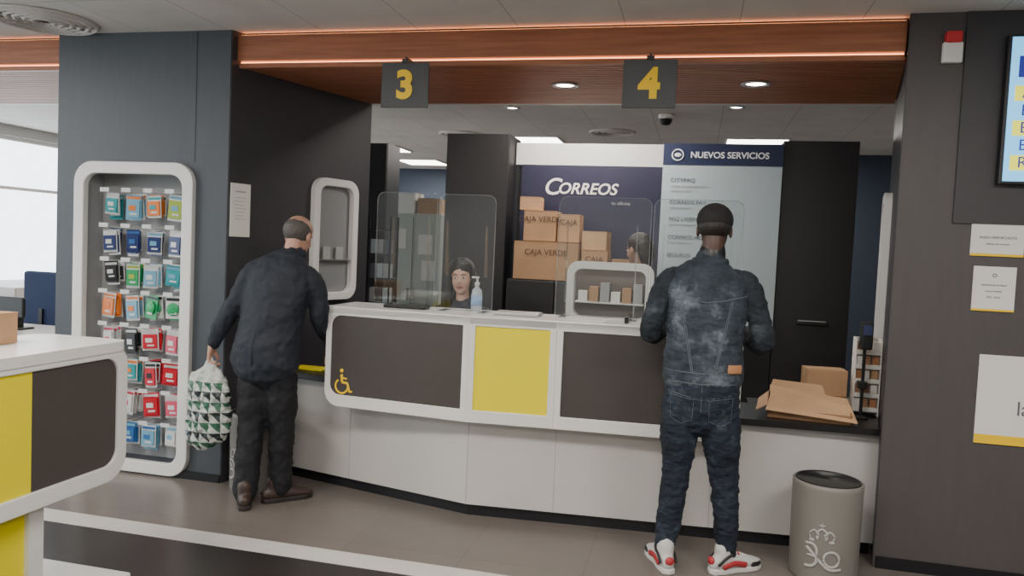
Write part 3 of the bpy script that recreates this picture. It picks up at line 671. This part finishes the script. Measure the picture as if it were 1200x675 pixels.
def shoe(ank,d,mats_,L=.28,w=.048,name='shoe'):
    d=V((d[0],d[1],0)).normalized();x=V((d.y,-d.x,0));T=Matrix((x,d,V((0,0,1)))).transposed().to_4x4();T.translation=V((ank[0],ank[1],0))
    b=-.075;bm=bmesh.new()
    pts=[(0,b,.05),(0,b+.04,.055),(0,b+.10,.055),(0,b+.17,.045),(0,b+.23,.036),(0,b+L-.01,.03)]
    R=[(.030,.034),(w*.80,.045),(w*.85,.045),(w*.95,.034),(w*.95,.024),(w*.6,.016)]
    tube(bm,pts,R,T=T,ref=(1,0,0),nseg=16);tube(bm,[(0,b+.055,.05),(0,b+.055,.10),(0,b+.055,.125)],[(.042,.050),(.042,.048),(.043,.048)],T=T,ref=(1,0,0))
    P=[baked(name+'_upper',bm,mats_[0],.006,4)]
    for v in P[0].data.vertices:
        if v.co.z<.012:v.co.z=.012
    out=[(b-.028,.0),(b-.015,.030),(b+.05,.038),(b+.12,.036),(b+.18,.047),(b+.23,.046),(b+.27,.03),(b+.285,.0)]
    loop=[(w_*1.04*(w/.048),y) for y,w_ in out]+[(-w_*1.04*(w/.048),y) for y,w_ in out[-2:0:-1]]
    bm=bmesh.new();lo=[bm.verts.new(T@V((a,c_,0.0))) for a,c_ in loop];hi=[bm.verts.new(T@V((a,c_,.028))) for a,c_ in loop];n=len(loop)
    bm.faces.new(lo);bm.faces.new(hi)
    for i in range(n):bm.faces.new((lo[i],lo[(i+1)%n],hi[(i+1)%n],hi[i]))
    o=obj(name+'_sole',bm,mats_[1]);md=o.modifiers.new('b','BEVEL');md.width=.006;md.segments=2;P.append(o)
    if len(mats_)>2:
        bm=bmesh.new()
        for s_ in(-1,1):
            tube(bm,[(s_*.041,b+.03,.04),(s_*.045,b+.09,.055),(s_*.045,b+.16,.04)],[(.006,.014)]*3,T=T,ref=(1,0,0),nseg=8)
        ell(bm,(0,b-.018,.065),(.022,.014,.022),T);tube(bm,[(-.02,b+.13,.088),(0,b+.135,.094),(.02,b+.13,.088)],[.006]*3,T=T,ref=(0,0,1))
        P.append(obj(name+'_accent',bm,mats_[2],True))
        bm=bmesh.new()
        for s_ in(-1,1):
            tube(bm,[(s_*.043,b+.20,.035),(s_*.040,b+.235,.035),(s_*.025,b+.262,.032)],[(.008,.012)]*3,T=T,ref=(1,0,0),nseg=8)
            tube(bm,[(s_*.040,b+.0,.055),(s_*.042,b+.04,.085),(s_*.040,b+.08,.10)],[(.006,.008)]*3,T=T,ref=(1,0,0),nseg=8)
        P.append(obj(name+'_dark_trim',bm,'black',True))
        bm=bmesh.new()
        for k in range(4):tube(bm,[(-.02,b+.12+.02*k,.098-.009*k),(0,b+.12+.02*k,.103-.009*k),(.02,b+.12+.02*k,.098-.009*k)],[.003]*3,T=T,ref=(0,0,1),nseg=6)
        P.append(obj(name+'_laces',bm,'white'))
    return P
def torso(bm,rings,axis=(1,0,0)):
    tube(bm,[r[0] for r in rings],[(r[1],r[2]) for r in rings],ref=axis,nseg=28,sub=3)
def denim(name,c0,c1,c2,scale=5):
    m=bpy.data.materials.new(name);m.use_nodes=True;nt=m.node_tree;b=nt.nodes['Principled BSDF'];b.inputs['Roughness'].default_value=.85
    tc=nt.nodes.new('ShaderNodeTexCoord');n=nt.nodes.new('ShaderNodeTexNoise');n.inputs['Scale'].default_value=scale;n.inputs['Detail'].default_value=9;n.inputs['Roughness'].default_value=.68
    r=nt.nodes.new('ShaderNodeValToRGB');e=r.color_ramp.elements;e[0].position=.38;e[0].color=(*c0,1);e[1].position=.68;e[1].color=(*c2,1);k=e.new(.53);k.color=(*c1,1)
    nt.links.new(tc.outputs['Object'],n.inputs['Vector']);nt.links.new(n.outputs['Fac'],r.inputs[0]);nt.links.new(r.outputs[0],b.inputs['Base Color'])
    n2=nt.nodes.new('ShaderNodeTexNoise');n2.inputs['Scale'].default_value=16;n2.inputs['Detail'].default_value=5;mp=nt.nodes.new('ShaderNodeMapping');mp.inputs['Scale'].default_value=(.8,.8,1.8)
    nt.links.new(tc.outputs['Object'],mp.inputs[0]);nt.links.new(mp.outputs[0],n2.inputs['Vector'])
    bp=nt.nodes.new('ShaderNodeBump');bp.inputs['Strength'].default_value=.8;bp.inputs['Distance'].default_value=.025
    nt.links.new(n2.outputs['Fac'],bp.inputs['Height']);nt.links.new(bp.outputs[0],b.inputs['Normal']);return m
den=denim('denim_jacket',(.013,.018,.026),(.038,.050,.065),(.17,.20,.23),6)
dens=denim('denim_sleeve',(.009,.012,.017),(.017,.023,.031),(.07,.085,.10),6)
jean=denim('denim_jeans',(.005,.008,.016),(.011,.018,.032),(.06,.08,.11),4)
Y=(0,1,0)
# --- man at right
cx,cy=.065,3.82;P=[]
bm=bmesh.new()
torso(bm,[((cx,cy,.955),.196,.128),((cx,cy,1.02),.192,.126),((cx,cy,1.15),.184,.120),((cx,cy-.005,1.28),.196,.125),((cx,cy-.005,1.38),.204,.120),((cx,cy,1.445),.185,.105),((cx+.003,cy+.005,1.488),.130,.088),((cx+.006,cy+.01,1.525),.075,.072)])
jac=baked('jacket_body',bm,den,.010,5,.022,.09,.010,.03);P.append(jac)
bm=bmesh.new()
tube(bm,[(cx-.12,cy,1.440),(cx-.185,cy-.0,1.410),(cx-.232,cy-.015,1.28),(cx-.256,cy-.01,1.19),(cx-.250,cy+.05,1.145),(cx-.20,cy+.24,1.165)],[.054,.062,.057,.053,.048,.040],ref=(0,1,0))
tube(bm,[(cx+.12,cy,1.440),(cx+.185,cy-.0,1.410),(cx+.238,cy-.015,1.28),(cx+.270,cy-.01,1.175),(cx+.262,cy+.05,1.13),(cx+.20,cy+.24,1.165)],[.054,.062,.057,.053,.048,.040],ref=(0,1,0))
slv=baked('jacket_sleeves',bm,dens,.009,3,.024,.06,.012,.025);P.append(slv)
bm=bmesh.new();tube(bm,[(cx+.006+.078*math.cos(a),cy+.01+.076*math.sin(a),1.515) for a in [k*math.pi/8 for k in range(17)]],[(.026,.012)]*17,ref=(0,0,1),nseg=10,sub=1)
P.append(obj('jacket_collar',bm,den,True))
bm=bmesh.new();tube(bm,[(cx+.01,cy+.01,1.50),(cx+.012,cy+.012,1.55),(cx+.014,cy+.014,1.575)],[(.064,.064),(.064,.064),(.062,.062)]);P.append(obj('shirt_collar',bm,'black',True))
tr=bvh(jac);bm=bmesh.new()
lines=[[(cx-.19,cy,1.37),(cx-.09,cy,1.345),(cx,cy,1.33),(cx+.09,cy,1.345),(cx+.19,cy,1.37)],
 [(cx-.12,cy,1.34),(cx-.085,cy,1.15),(cx-.055,cy,1.0)],[(cx+.12,cy,1.34),(cx+.085,cy,1.15),(cx+.055,cy,1.0)],
 [(cx-.112,cy,1.34),(cx-.077,cy,1.15),(cx-.047,cy,1.0)],[(cx+.112,cy,1.34),(cx+.077,cy,1.15),(cx+.047,cy,1.0)],
 [(cx-.185,cy,.998),(cx,cy,.995),(cx+.185,cy,.998)],[(cx-.185,cy,.948),(cx,cy,.945),(cx+.185,cy,.948)]]
for l in lines:
    s=surf(tr,l,Y,.0003)
    if len(s)>2:tube(bm,s,[.0024]*len(s),ref=(0,0,1),nseg=6,sub=1)
P.append(obj('jacket_seams',bm,'stitch',True))
s=surf(tr,[(cx+.115,cy,1.02),(cx+.175,cy,1.02)],Y,.003)
if len(s)>2:
    bm=bmesh.new();tube(bm,s,[(.022,.003)]*len(s),ref=(0,0,1),nseg=8,sub=1);P.append(obj('leather_patch',bm,'patch'))
bm=bmesh.new()
torso(bm,[((cx,cy,.98),.165,.115),((cx,cy-.005,.90),.178,.125),((cx,cy-.005,.83),.180,.125),((cx,cy,.78),.165,.11)])
tube(bm,[(cx-.085,cy,.86),(cx-.095,cy+.005,.68),(cx-.098,cy+.02,.48),(cx-.118,cy+.005,.28),(cx-.135,cy+.01,.10)],[.098,.092,.070,.062,.050],ref=(1,0,0))
tube(bm,[(cx+.085,cy,.86),(cx+.105,cy+.01,.68),(cx+.13,cy+.04,.48),(cx+.15,cy+.04,.28),(cx+.165,cy+.06,.10)],[.098,.092,.070,.062,.050],ref=(1,0,0))
jn=baked('jeans',bm,jean,.009,3,.020,.06,.016,.025);P.append(jn)
tj=bvh(jn);bm=bmesh.new()
for l in ([(cx-.16,cy,.90),(cx,cy,.87),(cx+.16,cy,.90)],[(cx,cy,.93),(cx,cy,.80)],[(cx-.145,cy,.885),(cx-.14,cy,.77),(cx-.09,cy,.745),(cx-.04,cy,.77),(cx-.035,cy,.87),(cx-.145,cy,.885)],[(cx+.145,cy,.885),(cx+.14,cy,.77),(cx+.09,cy,.745),(cx+.04,cy,.77),(cx+.035,cy,.87),(cx+.145,cy,.885)]):
    s=surf(tj,l,Y,.0001)
    if len(s)>2:tube(bm,s,[.0014]*len(s),ref=(0,0,1),nseg=6,sub=1)
P.append(obj('jeans_seams',bm,'stitch',True))
sn=[mat('sneaker_white',(.55,.54,.52),.5),mat('sneaker_sole',(.62,.60,.57),.5),mat('sneaker_red',(.40,.03,.035),.5)]
P+=shoe((cx-.137,cy+.005),(-.35,.95),sn,name='left_shoe')
P+=shoe((cx+.167,cy+.055),(.80,.60),sn,name='right_shoe')
P.append(hand((cx-.185,cy+.27,1.178),(.35,1,-.02),(0,0,-1),-1,.25,skinD,'left_hand'))
P.append(hand((cx+.185,cy+.27,1.178),(-.35,1,-.02),(0,0,-1),1,.25,skinD,'right_hand'))
T=headT((cx+.018,cy+.035,1.675),(.1,1,0),.15);hp,T=head(T,skinD,(cx+.01,cy+.01,1.50),s=1.0);P+=hp;P.append(brows(T,hairB))
bm=bmesh.new();ell(bm,(0,-.02,.012),(.081,.092,.062),T);P.append(baked('hair',bm,hairB,.006,2))
bm=bmesh.new();ell(bm,(0,-.012,.045),(.088,.105,.085),T)
for v in list(bm.verts):
    l=T.inverted()@v.co
    if l.z<.012:l.z=.012;v.co=T@l
tube(bm,[(0,.07,.030),(0,.12,.028),(0,.16,.018)],[(.07,.008),(.066,.007),(.045,.006)],T=T,ref=(1,0,0));ell(bm,(0,-.012,.13),(.008,.008,.005),T)
cp=baked('baseball_cap',bm,mat('cap_black',(.014,.013,.013),.85),.006,2);P.append(cp)
group('standing_man',P)

# --- man at left
P=[];hx,hy=-2.375,3.99
coat=mat('navy_coat',(.011,.015,.023),.75,bump=.4,bscale=14);trs=mat('black_trousers',(.008,.008,.010),.8,bump=.4,bscale=14)
bm=bmesh.new()
torso(bm,[((hx-.005,hy-.03,.82),.205,.145),((hx-.0,hy-.03,.91),.196,.145),((hx+.01,hy-.01,1.02),.188,.14),((hx+.02,hy+.01,1.16),.193,.135),((hx+.04,hy+.035,1.28),.205,.13),((hx+.055,hy+.055,1.36),.182,.11),((hx+.068,hy+.08,1.415),.128,.09),((hx+.075,hy+.10,1.45),.075,.07)])
tube(bm,[(hx-.08,hy+.04,1.355),(hx-.145,hy+.03,1.33),(hx-.192,hy-.01,1.20),(hx-.237,hy-.04,1.10),(hx-.283,hy-.075,.99),(hx-.31,hy-.085,.925)],[.058,.064,.058,.052,.046,.040],ref=(0,1,0))
tube(bm,[(hx+.16,hy+.06,1.345),(hx+.220,hy+.075,1.305),(hx+.255,hy+.10,1.19),(hx+.255,hy+.13,1.06),(hx+.235,hy+.25,.98),(hx+.205,hy+.38,.875)],[.058,.064,.057,.052,.048,.040],ref=(0,1,0))
ct=baked('coat',bm,coat,.010,4,.024,.10,.012,.035);P.append(ct)
bm=bmesh.new();tube(bm,[(hx+.075+.075*math.cos(a),hy+.095+.07*math.sin(a),1.45+.02*math.sin(a)) for a in [k*math.pi/8 for k in range(17)]],[(.022,.012)]*17,ref=(0,0,1),nseg=10,sub=1);P.append(obj('coat_collar',bm,coat,True))
tc_=bvh(ct);bm=bmesh.new();s=surf(tc_,[(hx,hy,1.02),(hx-.005,hy,.82)],Y,.0005)
if len(s)>2:tube(bm,s,[.003]*len(s),ref=(1,0,0),nseg=6,sub=1)
P.append(obj('coat_vent',bm,'black'))
bm=bmesh.new()
torso(bm,[((hx,hy-.02,.95),.16,.115),((hx,hy-.02,.86),.170,.122),((hx,hy-.02,.78),.165,.115)])
tube(bm,[(hx-.075,hy-.02,.82),(hx-.075,hy-.03,.62),(hx-.07,hy-.05,.42),(hx-.068,hy-.085,.2),(hx-.065,hy-.10,.085)],[.098,.09,.075,.070,.068],ref=(1,0,0))
tube(bm,[(hx+.08,hy-.01,.82),(hx+.085,hy+.01,.62),(hx+.08,hy+.03,.42),(hx+.072,hy+.04,.2),(hx+.07,hy+.045,.085)],[.098,.09,.075,.070,.068],ref=(1,0,0))
P.append(baked('trousers',bm,trs,.010,4,.022,.08,.012,.03))
bs=[mat('brown_shoe',(.045,.026,.02),.5),mat('shoe_sole_dark',(.02,.016,.014),.6)]
P+=shoe((hx-.062,hy-.11),(-.55,.85),bs,name='left_shoe');P+=shoe((hx+.07,hy+.035),(.65,.75),bs,name='right_shoe')
P.append(hand((hx-.318,hy-.09,.905),(-.05,-.02,-1),(.9,.3,0),-1,.75,skinL,'left_hand',.95))
P.append(hand((hx+.195,hy+.42,.84),(-.1,.75,-.75),(0,-.6,-.8),1,.2,skinL,'right_hand',.95))
T=headT((hx+.088,hy+.145,1.560),(.15,1,0))@Matrix.Rotation(-.38,4,'X')
hp,T=head(T,skinL,(hx+.07,hy+.075,1.41));P+=hp;P.append(brows(T,hairG))
bm=bmesh.new();ell(bm,(0,-.024,.022),(.080,.091,.078),T)
P.append(baked('hair',bm,hairG,.006,2,.006,.02))
group('standing_man',P)
# bag
tri=bpy.data.materials.new('triangle_pattern');tri.use_nodes=True;nt=tri.node_tree;b=nt.nodes['Principled BSDF'];b.inputs['Roughness'].default_value=.4
tc=nt.nodes.new('ShaderNodeTexCoord');sp=nt.nodes.new('ShaderNodeSeparateXYZ');nt.links.new(tc.outputs['Object'],sp.inputs[0])
def mth(op,a,b_=None):
    n=nt.nodes.new('ShaderNodeMath');n.operation=op
    for i,q in enumerate((a,b_)):
        if q is None:continue
        if isinstance(q,(int,float)):n.inputs[i].default_value=q
        else:nt.links.new(q,n.inputs[i])
    return n.outputs[0]
u=mth('FRACT',mth('MULTIPLY',sp.outputs[0],17.));w_=mth('FRACT',mth('MULTIPLY',sp.outputs[2],17.))
g=mth('GREATER_THAN',mth('ADD',u,w_),1.0);top_=mth('LESS_THAN',sp.outputs[2],.70);g=mth('MULTIPLY',g,top_)
k2=mth('GREATER_THAN',mth('FRACT',mth('MULTIPLY',sp.outputs[2],8.5)),.5)
mx=nt.nodes.new('ShaderNodeMix');mx.data_type='RGBA';nt.links.new(g,mx.inputs[0]);mx.inputs[6].default_value=(.46,.48,.44,1)
mx2=nt.nodes.new('ShaderNodeMix');mx2.data_type='RGBA';nt.links.new(k2,mx2.inputs[0]);mx2.inputs[6].default_value=(.02,.03,.03,1);mx2.inputs[7].default_value=(.03,.11,.06,1)
nt.links.new(mx2.outputs[2],mx.inputs[7]);nt.links.new(mx.outputs[2],b.inputs['Base Color'])
bxc,byc=hx-.315,hy-.10
bm=bmesh.new()
tube(bm,[(bxc+.01,byc,.365),(bxc,byc,.40),(bxc,byc,.52),(bxc-.005,byc,.64),(bxc-.005,byc,.71),(bxc,byc,.75),(bxc,byc,.80)],[(.125,.055),(.134,.065),(.136,.068),(.132,.058),(.120,.045),(.085,.03),(.03,.018)],ref=(1,0,0),nseg=28)
bg=baked('body',bm,tri,.007,2,.045,.07,.022,.03)
bm=bmesh.new()
for s_ in(-1,1):
    tube(bm,[(bxc+.03*s_,byc,.775),(bxc+.02*s_,byc,.80),(bxc+.006*s_,byc,.835)],[(.016,.008),(.012,.006),(.009,.005)],ref=(1,0,0),nseg=10)
hd=obj('handles',bm,mat('bag_handle',(.5,.52,.50),.4),True)
group('shopping_bag',[bg,hd])

# --- seated clerk
P=[];wx,wy=-1.50,4.93
tp=mat('dark_blouse',(.025,.025,.035),.8,bump=.4,bscale=14)
bm=bmesh.new()
torso(bm,[((wx,wy,.58),.165,.12),((wx,wy,.70),.150,.11),((wx,wy,.83),.138,.10),((wx,wy-.005,.96),.158,.115),((wx,wy,1.07),.170,.10),((wx,wy,1.135),.130,.08),((wx,wy,1.165),.062,.055)])
for s_ in(-1,1):tube(bm,[(wx+.11*s_,wy,1.11),(wx+.165*s_,wy,1.085),(wx+.205*s_,wy,.96),(wx+.215*s_,wy-.02,.82),(wx+.19*s_,wy-.12,.755),(wx+.14*s_,wy-.20,.742)],[.045,.052,.045,.04,.036,.028],ref=(0,1,0))
P.append(baked('blouse',bm,tp,.009,5,.010,.08))
bm=bmesh.new();torso(bm,[((wx,wy+.01,.66),.14,.10),((wx,wy+.01,.60),.165,.125),((wx,wy+.01,.56),.16,.12)])
for s_ in(-1,1):tube(bm,[(wx+.085*s_,wy,.58),(wx+.09*s_,wy-.12+.02,.58),(wx+.10*s_,wy-.24,.565),(wx+.10*s_,wy-.20,.40),(wx+.10*s_,wy-.12,.22),(wx+.10*s_,wy-.08,.10)],[.085,.072,.060,.052,.045,.038],ref=(1,0,0))
P.append(baked('trousers',bm,trs,.010,5,.010,.08))
for s_,nm in((-1,'right_shoe'),(1,'left_shoe')):P+=shoe((wx+.10*s_,wy-.08),(0,-1),bs,L=.24,w=.042,name=nm)
P.append(hand((wx-.13,wy-.215,.728),(.3,-1,-.05),(0,0,-1),1,.12,skinM,'right_hand',.88));P.append(hand((wx+.13,wy-.215,.728),(-.3,-1,-.05),(0,0,-1),-1,.12,skinM,'left_hand',.88))
T=headT((wx-.005,wy-.03,1.335),(.10,-1,-.03),0,.05);hp,T=head(T,skinM,(wx,wy,1.13),True,.98);P+=hp;P.append(brows(T,hairB))
bm=bmesh.new();ell(bm,(0,-.022,.053),(.087,.100,.086),T)
for s_ in(-1,1):tube(bm,[(.02*s_,.020,.118),(.066*s_,.015,.080),(.084*s_,.0,.0),(.090*s_,-.005,-.09),(.094*s_,.005,-.17),(.085*s_,.02,-.26)],[(.018,.02),(.022,.032),(.020,.038),(.024,.040),(.026,.034),(.012,.02)],T=T,ref=(1,0,0))
tube(bm,[(0,-.09,.05),(0,-.10,-.05),(0,-.095,-.16),(0,-.09,-.24)],[(.07,.04),(.082,.035),(.085,.03),(.06,.02)],T=T,ref=(1,0,0))
P.append(baked('long_hair',bm,hairB,.006,3,.008,.02))
group('seated_clerk_woman',P)
bm=bmesh.new();cyl(bm,(wx,wy+.02),.19,.40,.435);cyl(bm,(wx,wy+.02),.025,.06,.42)
for k in range(5):
    a=k*2*math.pi/5+.3;addbox(bm,(0,-.018,.03),(.26,.018,.06),0,Matrix.Translation((wx,wy+.02,0))@Matrix.Rotation(a,4,'Z'));ell(bm,(wx+.25*math.cos(a),wy+.02+.25*math.sin(a),.022),(.022,.022,.022),seg_=10)
st=obj('seat_and_base',bm,'black')
b2=box('backrest',(wx-.18,wy+.19,.60),(wx+.18,wy+.23,.92),'bluefab',.03);b3=box('back_post',(wx-.02,wy+.17,.43),(wx+.02,wy+.21,.65),'black')
group('swivel_chair',[st,b2,b3])

# --- clerk standing in the back office, turned away
P=[];qx,qy=-.40,5.53
bm=bmesh.new();ax=V((.8,.6,0))
torso(bm,[((qx,qy,.92),.165,.115),((qx,qy,1.05),.145,.105),((qx,qy,1.18),.160,.115),((qx,qy,1.30),.170,.105),((qx,qy,1.355),.130,.08),((qx,qy,1.40),.060,.055)],axis=ax)
for s_ in(-1,1):
    e=ax*s_;f_=V((-.6,.8,0))
    tube(bm,[V((qx,qy,1.33))+e*.10,V((qx,qy,1.30))+e*.155,V((qx,qy,1.16))+e*.185,V((qx,qy,1.03))+e*.185,V((qx,qy,.95))+e*.16+f_*.06],[.045,.050,.043,.038,.03],ref=(0,1,0))
    P.append(hand(V((qx,qy,.925))+e*.158+f_*.07,(0,0,-1),-e,1 if s_<0 else -1,.3,skinM,'hand_%d'%(s_+2),.88))
P.append(baked('blouse',bm,tp,.009,5,.010,.08))
bm=bmesh.new();torso(bm,[((qx,qy,.98),.14,.10),((qx,qy,.90),.165,.12),((qx,qy,.82),.16,.11)],axis=ax)
for s_ in(-1,1):
    o_=ax*s_*.08;tube(bm,[V((qx,qy,.82))+o_,V((qx,qy,.62))+o_,V((qx,qy,.44))+o_,V((qx,qy,.25))+o_,V((qx,qy,.09))+o_],[.088,.08,.06,.052,.045],ref=ax)
    P+=shoe((qx+o_.x,qy+o_.y),(-1,.1),bs,L=.24,w=.040,name='shoe_%d'%(s_+2))
P.append(baked('trousers',bm,trs,.010,5,.010,.08))
skS=mat('skin_medium',(.34,.19,.13),.55)
T=headT((qx,qy,1.575),(-.75,.55,0),.15);hp,T=head(T,skS,(qx,qy,1.37),True,.94);P+=hp;P.append(brows(T,hairB))
bm=bmesh.new();ell(bm,(0,-.022,.046),(.087,.099,.086),T);tube(bm,[(0,-.07,.03),(0,-.085,-.05),(0,-.08,-.12)],[(.078,.055),(.078,.05),(.05,.03)],T=T,ref=(1,0,0))
P.append(baked('short_hair',bm,hairB,.006,3,.006,.02))
group('standing_clerk',P)

# ---------------------------------------------------------------- world, camera
w=bpy.data.worlds.new('sky');bpy.context.scene.world=w;w.use_nodes=True;bg=w.node_tree.nodes['Background'];bg.inputs[0].default_value=(.84,.93,1,1);bg.inputs[1].default_value=5.0
cam=bpy.data.cameras.new('camera');c=bpy.data.objects.new('camera',cam);COL.objects.link(c)
r=.045;p=.0506;yaw=math.radians(13.3)
Fv=V((-math.sin(yaw)*math.cos(p),math.cos(yaw)*math.cos(p),-math.sin(p)));R=V((math.cos(yaw),math.sin(yaw),0));U=R.cross(Fv)
xr=R*math.cos(r)+U*math.sin(r);yu=-R*math.sin(r)+U*math.cos(r)
Mx=Matrix((xr,yu,-Fv)).transposed().to_4x4();Mx.translation=(0,0,1.54);c.matrix_world=Mx
cam.lens=27;cam.sensor_width=36;cam.clip_start=.05;bpy.context.scene.camera=c
